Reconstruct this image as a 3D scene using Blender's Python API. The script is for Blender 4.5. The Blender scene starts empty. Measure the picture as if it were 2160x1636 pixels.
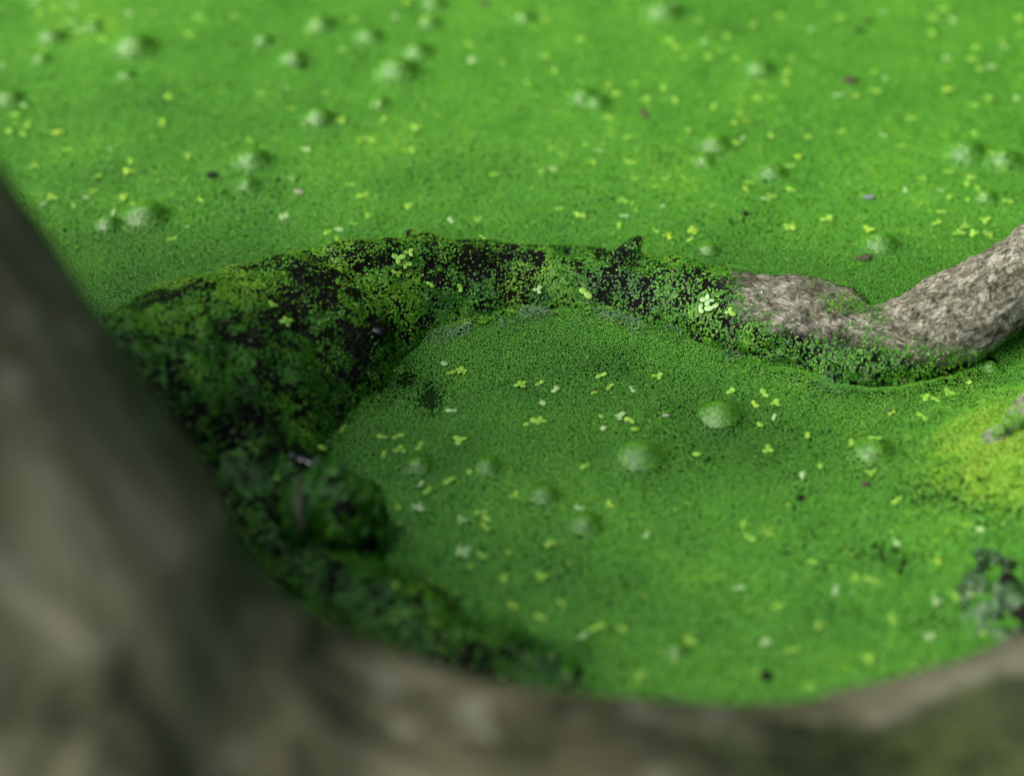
import bpy, math, random
import numpy as np
from mathutils import Vector, Matrix
from mathutils.bvhtree import BVHTree
from mathutils.kdtree import KDTree

# ------------------------------------------------------------------ scene, camera, light
S = bpy.context.scene
COL = S.collection
rng = np.random.default_rng(7)
random.seed(7)

PITCH = math.radians(38.0)
CAM = np.array([0.0, -0.63, 0.4925])
FPX = 5238.0                                   # focal length in pixels of the 2160 wide photograph
cd = bpy.data.cameras.new('camera')
cam = bpy.data.objects.new('camera', cd)
COL.objects.link(cam)
cam.location = CAM
cam.rotation_euler = (math.radians(90) - PITCH, 0, 0)
cd.sensor_width = 36.0
cd.lens = 36.0 * FPX / 2160.0
cd.clip_start = 0.02
cd.clip_end = 500
cd.dof.use_dof = True
cd.dof.focus_distance = 0.818
cd.dof.aperture_fstop = (cd.lens * 0.001) / 0.0215
cd.dof.aperture_blades = 9
S.camera = cam

SUN_DIR = Vector((-0.66, -0.27, 0.70)).normalized()    # towards the light: open sky to the near left
elev = math.asin(SUN_DIR.z)
azim = math.atan2(SUN_DIR.x, SUN_DIR.y)
w = bpy.data.worlds.new('World')
S.world = w
w.use_nodes = True
wn = w.node_tree.nodes
wn.clear()
sky = wn.new('ShaderNodeTexSky')
sky.sky_type = 'NISHITA'
sky.sun_disc = False
sky.sun_elevation = elev
sky.sun_rotation = azim
sky.air_density = 0.8
sky.dust_density = 4.0
sky.ozone_density = 1.2
bg = wn.new('ShaderNodeBackground')
bg.inputs['Strength'].default_value = 0.15
wo = wn.new('ShaderNodeOutputWorld')
w.node_tree.links.new(sky.outputs[0], bg.inputs['Color'])
w.node_tree.links.new(bg.outputs[0], wo.inputs['Surface'])

sd = bpy.data.lights.new('sun', 'SUN')
sd.energy = 1.25
sd.angle = math.radians(58)
sd.color = (1.0, 0.97, 0.89)
sun = bpy.data.objects.new('sun', sd)
COL.objects.link(sun)
sun.rotation_euler = SUN_DIR.to_track_quat('Z', 'Y').to_euler()
sun.location = SUN_DIR * 3

S.view_settings.view_transform = 'Standard'
S.view_settings.look = 'None'
S.view_settings.gamma = 1.0
S.view_settings.exposure = 1.26
S.view_settings.use_curve_mapping = False
S.render.engine = 'CYCLES'
S.cycles.use_denoising = True

# ------------------------------------------------------------------ measuring helpers
sp, cp = math.sin(PITCH), math.cos(PITCH)
FWD = np.array([0, cp, -sp]); UP = np.array([0, sp, cp]); RIGHT = np.array([1.0, 0, 0])

def ray(px, py):
    return FWD + RIGHT * ((px - 1080.0) / FPX) + UP * ((818.0 - py) / FPX)

def wat(px, py, z=0.0):
    """the point at height z seen at that place of the photograph"""
    d = ray(px, py)
    return CAM + d * ((z - CAM[2]) / d[2])

def dep(px, py, depth):
    return CAM + ray(px, py) * depth

def depth_of(p):
    return float(np.dot(np.asarray(p) - CAM, FWD))

def pxm(p):
    return FPX / depth_of(p)                   # pixels per metre there

def proj(P):
    Q = np.asarray(P) - CAM
    d = Q @ FWD
    return 1080 + FPX * (Q @ RIGHT) / d, 818 - FPX * (Q @ UP) / d

# ------------------------------------------------------------------ noise
def _hash(i, j, k, seed):
    n = (i * 374761393 + j * 668265263 + k * 1274126177 + seed * 951274213) & 0xFFFFFFFF
    n = ((n ^ (n >> 13)) * 1274126177) & 0xFFFFFFFF
    n = n ^ (n >> 16)
    return (n & 0xFFFFFF) / float(0xFFFFFF)

def vnoise(P, scale, seed=0):
    Q = np.asarray(P, dtype=np.float64) / scale + 1000.0
    I = np.floor(Q).astype(np.int64)
    F = Q - I
    F = F * F * (3 - 2 * F)
    out = 0
    for a in (0, 1):
        wa = F[:, 0] if a else 1 - F[:, 0]
        for b in (0, 1):
            wb = F[:, 1] if b else 1 - F[:, 1]
            for c in (0, 1):
                wc = F[:, 2] if c else 1 - F[:, 2]
                out = out + wa * wb * wc * _hash(I[:, 0] + a, I[:, 1] + b, I[:, 2] + c, seed)
    return out

def fbm(P, scale, octaves=3, seed=0):
    t, amp, s, n = 0, 1.0, scale, 0
    for o in range(octaves):
        t = t + amp * vnoise(P, s, seed + o * 17); n += amp
        amp *= 0.5; s *= 0.5
    return t / n

def sstep(a, b, x):
    t = np.clip((x - a) / (b - a), 0, 1)
    return t * t * (3 - 2 * t)

# ------------------------------------------------------------------ mesh helpers
def np_mesh(name, V, T, smooth=True):
    me = bpy.data.meshes.new(name)
    V = np.ascontiguousarray(V, dtype=np.float32); T = np.ascontiguousarray(T, dtype=np.int32)
    me.vertices.add(len(V)); me.vertices.foreach_set('co', V.ravel())
    me.loops.add(T.size); me.loops.foreach_set('vertex_index', T.ravel())
    me.polygons.add(len(T))
    me.polygons.foreach_set('loop_start', np.arange(0, T.size, 3, dtype=np.int32))
    me.polygons.foreach_set('use_smooth', np.full(len(T), smooth, dtype=bool))
    me.update(calc_edges=True)
    me.validate()
    return me

def link(name, me, mat=None, parent=None, loc=None):
    o = bpy.data.objects.new(name, me)
    COL.objects.link(o)
    if mat is not None:
        me.materials.clear(); me.materials.append(mat)
    if parent is not None:
        o.parent = parent
    if loc is not None:
        o.location = loc
    return o

def tag(o, label, cat, group=None, kind=None):
    o['label'] = label
    o['category'] = cat
    if group: o['group'] = group
    if kind: o['kind'] = kind
    return o

def empty(name, loc):
    o = bpy.data.objects.new(name, None)
    COL.objects.link(o)
    o.empty_display_size = 0.005
    o.location = loc
    return o

def caps(P, N, r, h, tint, elong=None, ang=None, k=5, name='caps', origin=(0, 0, 0)):
    """one little dome for every point"""
    n = len(P)
    P = np.asarray(P) - np.asarray(origin)
    N = N / np.linalg.norm(N, axis=1, keepdims=True)
    ref = np.where(np.abs(N[:, 2:3]) < 0.9, np.array([[0, 0, 1.0]]), np.array([[1.0, 0, 0]]))
    A = np.cross(ref, N); A /= np.linalg.norm(A, axis=1, keepdims=True)
    B = np.cross(N, A)
    if ang is None: ang = rng.uniform(0, 6.283, n)
    if elong is None: elong = np.ones(n)
    ca, sa = np.cos(ang)[:, None], np.sin(ang)[:, None]
    A, B = A * ca + B * sa, B * ca - A * sa
    V = np.empty((n, k + 1, 3))
    V[:, 0] = P + N * h[:, None]
    for j in range(k):
        t = 2 * math.pi * j / k
        V[:, j + 1] = P + A * (r * elong * math.cos(t))[:, None] + B * (r * math.sin(t))[:, None]
    base = (np.arange(n) * (k + 1))[:, None]
    tri = np.array([[0, j + 1, (j + 1) % k + 1] for j in range(k)]).ravel()[None, :]
    T = (base + tri).reshape(-1, 3)
    me = np_mesh(name, V.reshape(-1, 3), T)
    a = me.attributes.new('tint', 'FLOAT', 'POINT')
    a.data.foreach_set('value', np.repeat(tint.astype(np.float32), k + 1))
    return me

def tube_rings(pts, seg=20, closed_ends=True):
    """pts: list of (position, radius); returns verts, tris of one closed tube"""
    C = [np.array(p, float) for p, r in pts]; R = [r for p, r in pts]
    # Catmull-Rom refinement
    cc, rr = [], []
    for i in range(len(C) - 1):
        p0, p1, p2, p3 = C[max(i - 1, 0)], C[i], C[i + 1], C[min(i + 2, len(C) - 1)]
        for s in range(6):
            t = s / 6
            cc.append(0.5 * (2 * p1 + (p2 - p0) * t + (2 * p0 - 5 * p1 + 4 * p2 - p3) * t * t + (3 * p1 - p0 - 3 * p2 + p3) * t ** 3))
            rr.append(R[i] + (R[i + 1] - R[i]) * (t * t * (3 - 2 * t)))
    cc.append(C[-1]); rr.append(R[-1])
    V, T = [], []
    prev = None
    for i in range(len(cc)):
        d = cc[min(i + 1, len(cc) - 1)] - cc[max(i - 1, 0)]
        d = d / np.linalg.norm(d)
        if prev is None:
            ref = np.array([0, 0, 1.0]) if abs(d[2]) < 0.9 else np.array([1.0, 0, 0])
            a = np.cross(ref, d)
        else:
            a = prev - d * np.dot(prev, d)
        a /= np.linalg.norm(a); prev = a
        b = np.cross(d, a)
        for j in range(seg):
            t = 2 * math.pi * j / seg
            V.append(cc[i] + rr[i] * (a * math.cos(t) + b * math.sin(t)))
    for i in range(len(cc) - 1):
        for j in range(seg):
            q = [i * seg + j, i * seg + (j + 1) % seg, (i + 1) * seg + (j + 1) % seg, (i + 1) * seg + j]
            T += [[q[0], q[1], q[2]], [q[0], q[2], q[3]]]
    n = len(V)
    V += [cc[0], cc[-1]]
    e = (len(cc) - 1) * seg
    for j in range(seg):
        T.append([n, (j + 1) % seg, j]); T.append([n + 1, e + j, e + (j + 1) % seg])
    return np.array(V), np.array(T)

def join(parts):
    V, T, o = [], [], 0
    for v, t in parts:
        V.append(v); T.append(t + o); o += len(v)
    return np.concatenate(V), np.concatenate(T)

def ball(c, r, seg=16, squash=(1, 1, 1)):
    V, T = [], []
    for i in range(1, seg):
        th = math.pi * i / seg
        for j in range(seg * 2):
            ph = math.pi * j / seg
            V.append([math.sin(th) * math.cos(ph), math.sin(th) * math.sin(ph), math.cos(th)])
    m = seg * 2
    for i in range(seg - 2):
        for j in range(m):
            a, b = i * m + j, i * m + (j + 1) % m
            T += [[a, a + m, b + m], [a, b + m, b]]
    n = len(V); V += [[0, 0, 1], [0, 0, -1]]
    for j in range(m):
        T.append([n, j, (j + 1) % m]); T.append([n + 1, (seg - 2) * m + (j + 1) % m, (seg - 2) * m + j])
    return np.array(V) * r * np.array(squash) + np.array(c), np.array(T)

def fuse(parts, voxel, smooth_it=6):
    """union of closed shells as one skin"""
    V, T = join(parts)
    me = np_mesh('raw', V, T)
    o = bpy.data.objects.new('raw', me); COL.objects.link(o)
    m = o.modifiers.new('r', 'REMESH'); m.mode = 'VOXEL'; m.voxel_size = voxel
    if smooth_it:
        s = o.modifiers.new('s', 'SMOOTH'); s.factor = 0.5; s.iterations = smooth_it
    t = o.modifiers.new('t', 'TRIANGULATE')
    dg = bpy.context.evaluated_depsgraph_get()
    ev = o.evaluated_get(dg).to_mesh()
    n = len(ev.vertices)
    V = np.empty(n * 3, np.float32); ev.vertices.foreach_get('co', V)
    N = np.empty(n * 3, np.float32); ev.vertices.foreach_get('normal', N)
    T = np.empty(len(ev.loops), np.int32); ev.loops.foreach_get('vertex_index', T)
    o.evaluated_get(dg).to_mesh_clear()
    bpy.data.objects.remove(o); bpy.data.meshes.remove(me)
    return V.reshape(-1, 3).astype(float), T.reshape(-1, 3), N.reshape(-1, 3).astype(float)

def vert_normals(V, T):
    fn = np.cross(V[T[:, 1]] - V[T[:, 0]], V[T[:, 2]] - V[T[:, 0]])
    N = np.zeros_like(V)
    for j in range(3):
        np.add.at(N, T[:, j], fn)
    return N / (np.linalg.norm(N, axis=1, keepdims=True) + 1e-20)

def scatter(V, T, n, seed=1):
    r = np.random.default_rng(seed)
    e = np.cross(V[T[:, 1]] - V[T[:, 0]], V[T[:, 2]] - V[T[:, 0]])
    ar = np.linalg.norm(e, axis=1)
    idx = r.choice(len(T), size=n, p=ar / ar.sum())
    u, v = r.random(n), r.random(n)
    f = u + v > 1
    u[f] = 1 - u[f]; v[f] = 1 - v[f]
    t = T[idx]
    P = V[t[:, 0]] + (V[t[:, 1]] - V[t[:, 0]]) * u[:, None] + (V[t[:, 2]] - V[t[:, 0]]) * v[:, None]
    return P, e[idx] / (ar[idx][:, None] + 1e-20)

# ------------------------------------------------------------------ materials
class NT:
    def __init__(self, name):
        self.m = bpy.data.materials.new(name); self.m.use_nodes = True
        self.t = self.m.node_tree; self.t.nodes.clear()
        self.out = self.n('ShaderNodeOutputMaterial')
    def n(self, typ, **kw):
        x = self.t.nodes.new(typ)
        for k, v in kw.items():
            setattr(x, k, v)
        return x
    def l(self, a, b):
        self.t.links.new(a, b)
    def ramp(self, stops, fac=None):
        r = self.n('ShaderNodeValToRGB')
        els = r.color_ramp.elements
        while len(els) < len(stops): els.new(0.5)
        for e, (p, c) in zip(els, stops):
            e.position = p; e.color = (*c, 1)
        if fac is not None: self.l(fac, r.inputs[0])
        return r
    def noise(self, scale, detail=4, rough=0.55, vec=None, dist=0):
        x = self.n('ShaderNodeTexNoise')
        x.inputs['Scale'].default_value = scale; x.inputs['Detail'].default_value = detail
        x.inputs['Roughness'].default_value = rough; x.inputs['Distortion'].default_value = dist
        if vec is not None: self.l(vec, x.inputs['Vector'])
        return x
    def bsdf(self, rough=0.5, spec=0.5):
        b = self.n('ShaderNodeBsdfPrincipled')
        b.inputs['Roughness'].default_value = rough
        b.inputs['Specular IOR Level'].default_value = spec
        self.l(b.outputs[0], self.out.inputs['Surface'])
        return b
    def mix(self, fac, a, b, mode='MIX'):
        x = self.n('ShaderNodeMix', data_type='RGBA', blend_type=mode)
        for s, v in ((0, fac), (6, a), (7, b)):
            if hasattr(v, 'is_output') or hasattr(v, 'links'):
                self.l(v, x.inputs[s])
            else:
                x.inputs[s].default_value = v if s == 0 else (*v, 1)
        return x.outputs[2]

def mat_granule(name, stops, rough=0.38, spec=0.5, trans=0.18, coat=0.0):
    q = NT(name)
    at = q.n('ShaderNodeAttribute', attribute_name='tint')
    r = q.ramp(stops, at.outputs['Fac'])
    b = q.n('ShaderNodeBsdfPrincipled')
    b.inputs['Roughness'].default_value = rough
    b.inputs['Specular IOR Level'].default_value = spec
    q.l(r.outputs[0], b.inputs['Base Color'])
    b.inputs['Coat Weight'].default_value = coat; b.inputs['Coat Roughness'].default_value = 0.22
    tr = q.n('ShaderNodeBsdfTranslucent')
    q.l(q.mix(1.0, r.outputs[0], (1.0, 1.0, 0.35), 'MULTIPLY'), tr.inputs['Color'])
    mx = q.n('ShaderNodeMixShader'); mx.inputs[0].default_value = trans
    q.l(b.outputs[0], mx.inputs[1]); q.l(tr.outputs[0], mx.inputs[2])
    q.l(mx.outputs[0], q.out.inputs['Surface'])
    return q.m

GREEN = [(0.0, (0.016, 0.085, 0.006)), (0.35, (0.058, 0.232, 0.015)), (0.65, (0.088, 0.308, 0.021)), (0.85, (0.215, 0.450, 0.022)), (1.0, (0.30, 0.52, 0.05))]
M_GRAN = mat_granule('wolffia_green', GREEN, rough=0.45, spec=0.38, coat=0.06)
M_WET = mat_granule('wet_wolffia_green', GREEN, rough=0.36, coat=0.75)
M_FLAKE = mat_granule('duckweed_flake_green', [(0.0, (0.012, 0.050, 0.007)), (0.35, (0.036, 0.160, 0.010)), (0.65, (0.080, 0.280, 0.016)), (0.92, (0.20, 0.40, 0.03)), (1.0, (0.24, 0.19, 0.10))], rough=0.42, spec=0.32, coat=0.10)
M_SCUM = mat_granule('pale_scum', [(0.0, (0.035, 0.11, 0.02)), (0.45, (0.09, 0.22, 0.07)), (0.7, (0.18, 0.30, 0.19)), (1.0, (0.34, 0.42, 0.33))], rough=0.4, coat=.6)

def mat_frond():
    q = NT('duckweed_frond')
    oi = q.n('ShaderNodeObjectInfo')
    tc = q.n('ShaderNodeTexCoord')
    nz = q.noise(900, 2, 0.5, tc.outputs['Object'])
    c = q.mix(0.35, oi.outputs['Color'], q.ramp([(0.3, (0.55, 0.62, 0.4)), (0.7, (1, 1, 1))], nz.outputs['Fac']).outputs[0], 'MULTIPLY')
    b = q.n('ShaderNodeBsdfPrincipled'); b.inputs['Roughness'].default_value = 0.34
    q.l(c, b.inputs['Base Color'])
    tr = q.n('ShaderNodeBsdfTranslucent'); q.l(c, tr.inputs['Color'])
    mx = q.n('ShaderNodeMixShader'); mx.inputs[0].default_value = 0.15
    q.l(b.outputs[0], mx.inputs[1]); q.l(tr.outputs[0], mx.inputs[2]); q.l(mx.outputs[0], q.out.inputs['Surface'])
    return q.m
M_FROND = mat_frond()

def mat_plain(name, color, rough=0.5, spec=0.5, var=0.4, scale=400, bump=0.0):
    q = NT(name)
    b = q.bsdf(rough, spec)
    tc = q.n('ShaderNodeTexCoord')
    nz = q.noise(scale, 4, 0.6, tc.outputs['Object'])
    lo = tuple(c * (1 - var) for c in color); hi = tuple(min(1, c * (1 + var)) for c in color)
    q.l(q.ramp([(0.3, lo), (0.7, hi)], nz.outputs['Fac']).outputs[0], b.inputs['Base Color'])
    if bump:
        bp = q.n('ShaderNodeBump'); bp.inputs['Strength'].default_value = bump; bp.inputs['Distance'].default_value = 0.0006
        q.l(nz.outputs['Fac'], bp.inputs['Height']); q.l(bp.outputs[0], b.inputs['Normal'])
    return q.m

def mat_log():
    """wet black bark in the water, dry grey bark where the attribute dry says it stands clear"""
    q = NT('log_bark')
    b = q.bsdf(0.6, 0.14)
    tc = q.n('ShaderNodeTexCoord'); ob = tc.outputs['Object']
    dry = q.n('ShaderNodeAttribute', attribute_name='dry')
    gv = q.n('ShaderNodeAttribute', attribute_name='grain_uv')
    mp = q.n('ShaderNodeMapping'); mp.inputs['Scale'].default_value = (360, 640, 640); mp.inputs['Rotation'].default_value = (0, 0, .35)
    q.l(gv.outputs['Vector'], mp.inputs['Vector'])
    grain = q.noise(1.0, 8, 0.72, mp.outputs[0], 1.0)
    blot = q.noise(130, 5, 0.65, ob)
    warts = q.n('ShaderNodeTexVoronoi'); warts.inputs['Scale'].default_value = 330; q.l(ob, warts.inputs['Vector'])
    dryc = q.ramp([(0.32, (0.018, 0.018, 0.013)), (0.38, (0.060, 0.066, 0.046)), (0.46, (0.165, 0.164, 0.115)), (0.53, (0.31, 0.305, 0.225)), (0.63, (0.56, 0.55, 0.43))], grain.outputs['Fac']).outputs[0]
    olive = q.ramp([(0.38, (0.28, 0.27, 0.17)), (0.58, (1, 1, 1))], blot.outputs['Fac']).outputs[0]
    dryc = q.mix(0.75, dryc, olive, 'MULTIPLY')
    wetc = q.ramp([(0.35, (0.0020, 0.0022, 0.0018)), (0.60, (0.006, 0.0055, 0.004)), (0.80, (0.022, 0.016, 0.009))], blot.outputs['Fac']).outputs[0]
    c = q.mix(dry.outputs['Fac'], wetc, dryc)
    q.l(c, b.inputs['Base Color'])
    rr = q.n('ShaderNodeMapRange'); rr.inputs['To Min'].default_value = 0.38; rr.inputs['To Max'].default_value = 0.85
    q.l(dry.outputs['Fac'], rr.inputs['Value']); q.l(rr.outputs[0], b.inputs['Roughness'])
    add = q.n('ShaderNodeMath', operation='ADD'); q.l(grain.outputs['Fac'], add.inputs[0])
    mul = q.n('ShaderNodeMath', operation='MULTIPLY'); mul.inputs[1].default_value = 0.6
    q.l(warts.outputs['Distance'], mul.inputs[0]); q.l(mul.outputs[0], add.inputs[1])
    bp = q.n('ShaderNodeBump'); bp.inputs['Strength'].default_value = 1.0; bp.inputs['Distance'].default_value = 0.0014
    q.l(add.outputs[0], bp.inputs['Height']); q.l(bp.outputs[0], b.inputs['Normal'])
    return q.m
M_LOG = mat_log()

def mat_trunk():
    q = NT('tree_bark')
    b = q.bsdf(0.85, 0.3)
    tc = q.n('ShaderNodeTexCoord')
    along = q.n('ShaderNodeAttribute', attribute_name='grain_uv')     # x along the root, y round it
    mp = q.n('ShaderNodeMapping'); mp.inputs['Scale'].default_value = (15, 44, 44)
    q.l(along.outputs['Vector'], mp.inputs['Vector'])
    g = q.noise(1.0, 4, 0.55, mp.outputs[0], 0.8)
    big = q.noise(16, 4, 0.6, tc.outputs['Object'])
    moss = q.noise(22, 5, 0.62, tc.outputs['Object'], 0.5)
    fine = q.noise(70, 4, 0.6, tc.outputs['Object'])
    c = q.ramp([(0.36, (0.038, 0.041, 0.019)), (0.47, (0.073, 0.076, 0.039)), (0.56, (0.104, 0.107, 0.062)), (0.68, (0.150, 0.151, 0.102))], g.outputs['Fac']).outputs[0]
    c = q.mix(0.8, c, q.ramp([(0.36, (0.52, 0.52, 0.42)), (0.64, (1, 1, 1))], big.outputs['Fac']).outputs[0], 'MULTIPLY')
    lich = q.ramp([(0.58, (0, 0, 0)), (0.72, (1, 1, 1))], fine.outputs['Fac']).outputs[0]
    c = q.mix(lich, c, (0.155, 0.16, 0.118))
    mossat = q.n('ShaderNodeAttribute', attribute_name='mossy')
    ms = q.n('ShaderNodeMath', operation='ADD'); q.l(moss.outputs['Fac'], ms.inputs[0]); q.l(mossat.outputs['Fac'], ms.inputs[1])
    mk = q.ramp([(0.62, (0, 0, 0)), (0.74, (1, 1, 1))], ms.outputs[0]).outputs[0]
    mc = q.ramp([(0.35, (0.008, 0.014, 0.004)), (0.65, (0.036, 0.055, 0.011))], fine.outputs['Fac']).outputs[0]
    c = q.mix(mk, c, mc)
    q.l(c, b.inputs['Base Color'])
    bp = q.n('ShaderNodeBump'); bp.inputs['Strength'].default_value = 0.9; bp.inputs['Distance'].default_value = 0.006
    q.l(g.outputs['Fac'], bp.inputs['Height']); q.l(bp.outputs[0], b.inputs['Normal'])
    return q.m
M_TRUNK = mat_trunk()

def mat_water():
    q = NT('dark_pond_water')
    b = q.n('ShaderNodeBsdfPrincipled')
    b.inputs['Base Color'].default_value = (0.010, 0.028, 0.007, 1); b.inputs['Roughness'].default_value = 0.12
    # away from the bank the closed mat of weed is too fine to tell apart
    v = q.n('ShaderNodeTexVoronoi'); v.inputs['Scale'].default_value = 1000
    tc = q.n('ShaderNodeTexCoord'); q.l(tc.outputs['Object'], v.inputs['Vector'])
    b2 = q.n('ShaderNodeBsdfPrincipled'); b2.inputs['Roughness'].default_value = 0.45
    q.l(q.ramp([(0.25, (0.075, 0.27, 0.018)), (0.75, (0.012, 0.045, 0.006))], v.outputs['Distance']).outputs[0], b2.inputs['Base Color'])
    at = q.n('ShaderNodeAttribute', attribute_name='weedy')
    mx = q.n('ShaderNodeMixShader'); q.l(at.outputs['Fac'], mx.inputs[0]); q.l(b.outputs[0], mx.inputs[1]); q.l(b2.outputs[0], mx.inputs[2])
    q.l(mx.outputs[0], q.out.inputs['Surface'])
    return q.m

M_FILM = mat_plain('bubble_film', (0.03, 0.10, 0.012), 0.15, 0.5, 0.2, 300)
M_BLACK = mat_plain('black_gloss', (0.006, 0.006, 0.007), 0.10, 0.7, 0.3, 300)
M_DARK = mat_plain('dark_gloss', (0.003, 0.004, 0.003), 0.28, 0.25, 0.3, 300)
M_CHIP_DARK = mat_plain('dark_chip', (0.007, 0.009, 0.005), 0.6, 0.15, 0.5, 500, 0.3)
M_CHIP_BROWN = mat_plain('brown_chip', (0.060, 0.056, 0.026), 0.7, 0.4, 0.4, 700, 0.4)
M_CHIP_PALE = mat_plain('pale_chip', (0.30, 0.31, 0.20), 0.6, 0.4, 0.25, 700, 0.2)
M_CHIP_LILAC = mat_plain('lilac_chip', (0.20, 0.23, 0.24), 0.55, 0.4, 0.2, 700, 0.2)
M_TWIG = mat_plain('grey_twig_bark', (0.16, 0.18, 0.12), 0.85, 0.3, 0.85, 380, 1.0)
M_STALK = mat_plain('pale_stalk', (0.10, 0.10, 0.05), 0.6, 0.4, 0.3, 400, 0.2)
M_ROT = mat_plain('rotten_wood', (0.008, 0.008, 0.006), 0.6, 0.08, 0.7, 260, 0.8)

# ------------------------------------------------------------------ the setting: water
xs = np.array([-120, -20, -3, -0.27, -0.23, 0.23, 0.27, 3, 20, 120.0])
ys = np.array([-120, -20, -3, -0.34, -0.27, 0.37, 0.44, 3, 20, 120.0])
GX, GY = np.meshgrid(xs, ys, indexing='ij')
V = np.stack([GX, GY, np.full_like(GX, -0.0012)], -1).reshape(-1, 3)
T = []
for i in range(9):
    for j in range(9):
        a = i * 10 + j
        T += [[a, a + 10, a + 11], [a, a + 11, a + 1]]
me = np_mesh('pond_water', V, np.array(T), False)
at = me.attributes.new('weedy', 'FLOAT', 'POINT')
inside = (np.abs(V[:, 0]) < 0.25) & (V[:, 1] > -0.3) & (V[:, 1] < 0.4)
at.data.foreach_set('value', np.where(inside, 0.0, 1.0).astype(np.float32))
o = link('water', me, mat_water())
o['kind'] = 'structure'

# ------------------------------------------------------------------ unseen foliage added to shade the pond from behind and from the right
nl = 9000
az = rng.uniform(math.radians(-50), math.radians(150), nl)             # from straight ahead, clockwise
el_top = 4.6 + 1.2 * np.sin(az * 5.0) + .6 * np.sin(az * 13.0 + 1)
zz_ = rng.random(nl) ** .8 * el_top
rad = 2.9 + .5 * rng.random(nl) - .20 * zz_ * rng.random(nl)
C_ = np.stack([np.sin(az) * rad, np.cos(az) * rad + .1, zz_ + .05], -1)
inw = -C_ / np.linalg.norm(C_, axis=1, keepdims=True) + rng.normal(0, .5, (nl, 3))
M_LEAF = mat_plain('shade_leaves', (0.035, 0.070, 0.018), 0.6, 0.3, 0.5, 3)
lf = caps(C_, inw, .09 + .10 * rng.random(nl), np.full(nl, .02), rng.random(nl), 1.5 + rng.random(nl), None, 6, 'shade_foliage')
o = link('shade_foliage', lf, M_LEAF)
tag(o, 'unseen dark bushes added beyond the view to shade the pond', 'foliage', kind='stuff')

# ------------------------------------------------------------------ the sunken log
LOG_MAIN = [(2520, 330, .050, .0158), (2330, 462, .036, .0140), (2160, 580, .021, .0134), (2010, 676, .010, .0156), (1900, 735, .003, .0158),
            (1810, 744, .001, .0162), (1740, 720, .000, .0186), (1660, 702, .000, .0200), (1570, 688, -.001, .0184), (1450, 650, -.003, .0160),
            (1300, 620, -.004, .0152), (1150, 615, -.004, .0150), (1000, 622, -.004, .0178), (880, 640, -.004, .0218), (760, 682, -.005, .0272),
            (600, 778, -.006, .0380), (450, 872, -.006, .0445), (270, 985, -.006, .0490), (80, 1120, -.006, .050)]
LOG_SIDE = [(730, 765, -.010, .017), (615, 860, -.008, .021), (530, 950, -.005, .025), (500, 1060, -.002, .025)]
LOG_SHORE = [(520, 1040, -.002, .023), (610, 1155, -.004, .017), (735, 1268, -.005, .015), (860, 1355, -.006, .0165), (960, 1425, -.009, .016), (1070, 1448, -.0115, .0155), (1200, 1480, -.015, .016)]
def chain(L, seg=22):
    return tube_rings([(wat(x, y, z), r) for x, y, z, r in L], seg)
knob = tube_rings([(wat(1310, 560, .008), .0055), (wat(1338, 518, .014), .0038), (wat(1356, 494, .016), .0020)], 12)
knob2 = tube_rings([(wat(950, 560, .007), .006), (wat(905, 525, .010), .0042), (wat(862, 494, .010), .0016)], 12)
ridge = tube_rings([(wat(700, 560, .022), .006), (wat(860, 540, .018), .005), (wat(1010, 545, .013), .004)], 12)
V, T, N = fuse([chain(LOG_MAIN, 28), chain(LOG_SIDE), chain(LOG_SHORE), knob, knob2, ridge], 0.0011, 5)
px_, py_ = proj(V)
hx = sstep(1380, 1640, px_)                                   # 0 sunk and wet .. 1 dry branch
disp = (fbm(V, .022, 3, 3) - .5) * .0060 * (1 - 0.5 * sstep(1800, 2000, px_)) + (fbm(V, .006, 3, 9) - .5) * .0022
disp += (fbm(V * np.array([1, 1.6, 1.6]), .0032, 2, 21) - .5) * .0016 * hx
V = V + N * disp[:, None]
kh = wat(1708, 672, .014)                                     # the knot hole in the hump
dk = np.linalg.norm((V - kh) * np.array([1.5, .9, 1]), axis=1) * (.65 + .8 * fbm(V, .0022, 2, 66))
V = V - N * (.0075 * np.exp(-(dk / .0026) ** 2))[:, None]
N = vert_normals(V, T)
LOGV, LOGT = V, T
px_, py_ = proj(V)
top_line = np.interp(px_, [1380, 1560, 1700, 1830, 1950, 2160], [.030, .0100, .0085, .0075, .0065, -.01])
dry = sstep(0, .006, V[:, 2] - top_line + (fbm(V, .012, 3, 33) - .5) * .014) * sstep(1430, 1600, px_ + (fbm(V, .01, 3, 5) - .5) * 160)
dry *= 1 - np.exp(-(dk / .0026) ** 2) * 0.97  # knot hole's shade put into the colour: black bark inside
def chain_coords(V, CP):
    seglen = np.concatenate([[0], np.cumsum(np.linalg.norm(np.diff(CP, axis=0), axis=1))])
    dense, ds = [], []
    for i in range(len(CP) - 1):
        for t in np.linspace(0, 1, 12, endpoint=False):
            dense.append(CP[i] * (1 - t) + CP[i + 1] * t); ds.append(seglen[i] + t * (seglen[i + 1] - seglen[i]))
    dense = np.array(dense); ds = np.array(ds)
    near = np.concatenate([np.argmin(((v[:, None, :] - dense[None]) ** 2).sum(-1), axis=1) for v in np.array_split(V, max(1, len(V) // 8000))])
    tan = np.gradient(dense, axis=0); tan /= np.linalg.norm(tan, axis=1, keepdims=True)
    rel = V - dense[near]; tn = tan[near]
    along = (rel * tn).sum(1)
    rel = rel - tn * along[:, None]
    side = np.cross(tn, np.array([0, 0, 1.0])); side /= np.linalg.norm(side, axis=1, keepdims=True)
    upv = np.cross(side, tn)
    return np.stack([ds[near] + along, (rel * side).sum(1), (rel * upv).sum(1)], -1)
LGU = chain_coords(V, np.array([wat(x, y, z) for x, y, z, r in LOG_MAIN]))
log = empty('sunken_log', wat(1200, 640, 0))
L0 = np.array(log.location)
me = np_mesh('bark', V - L0, T)
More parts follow.
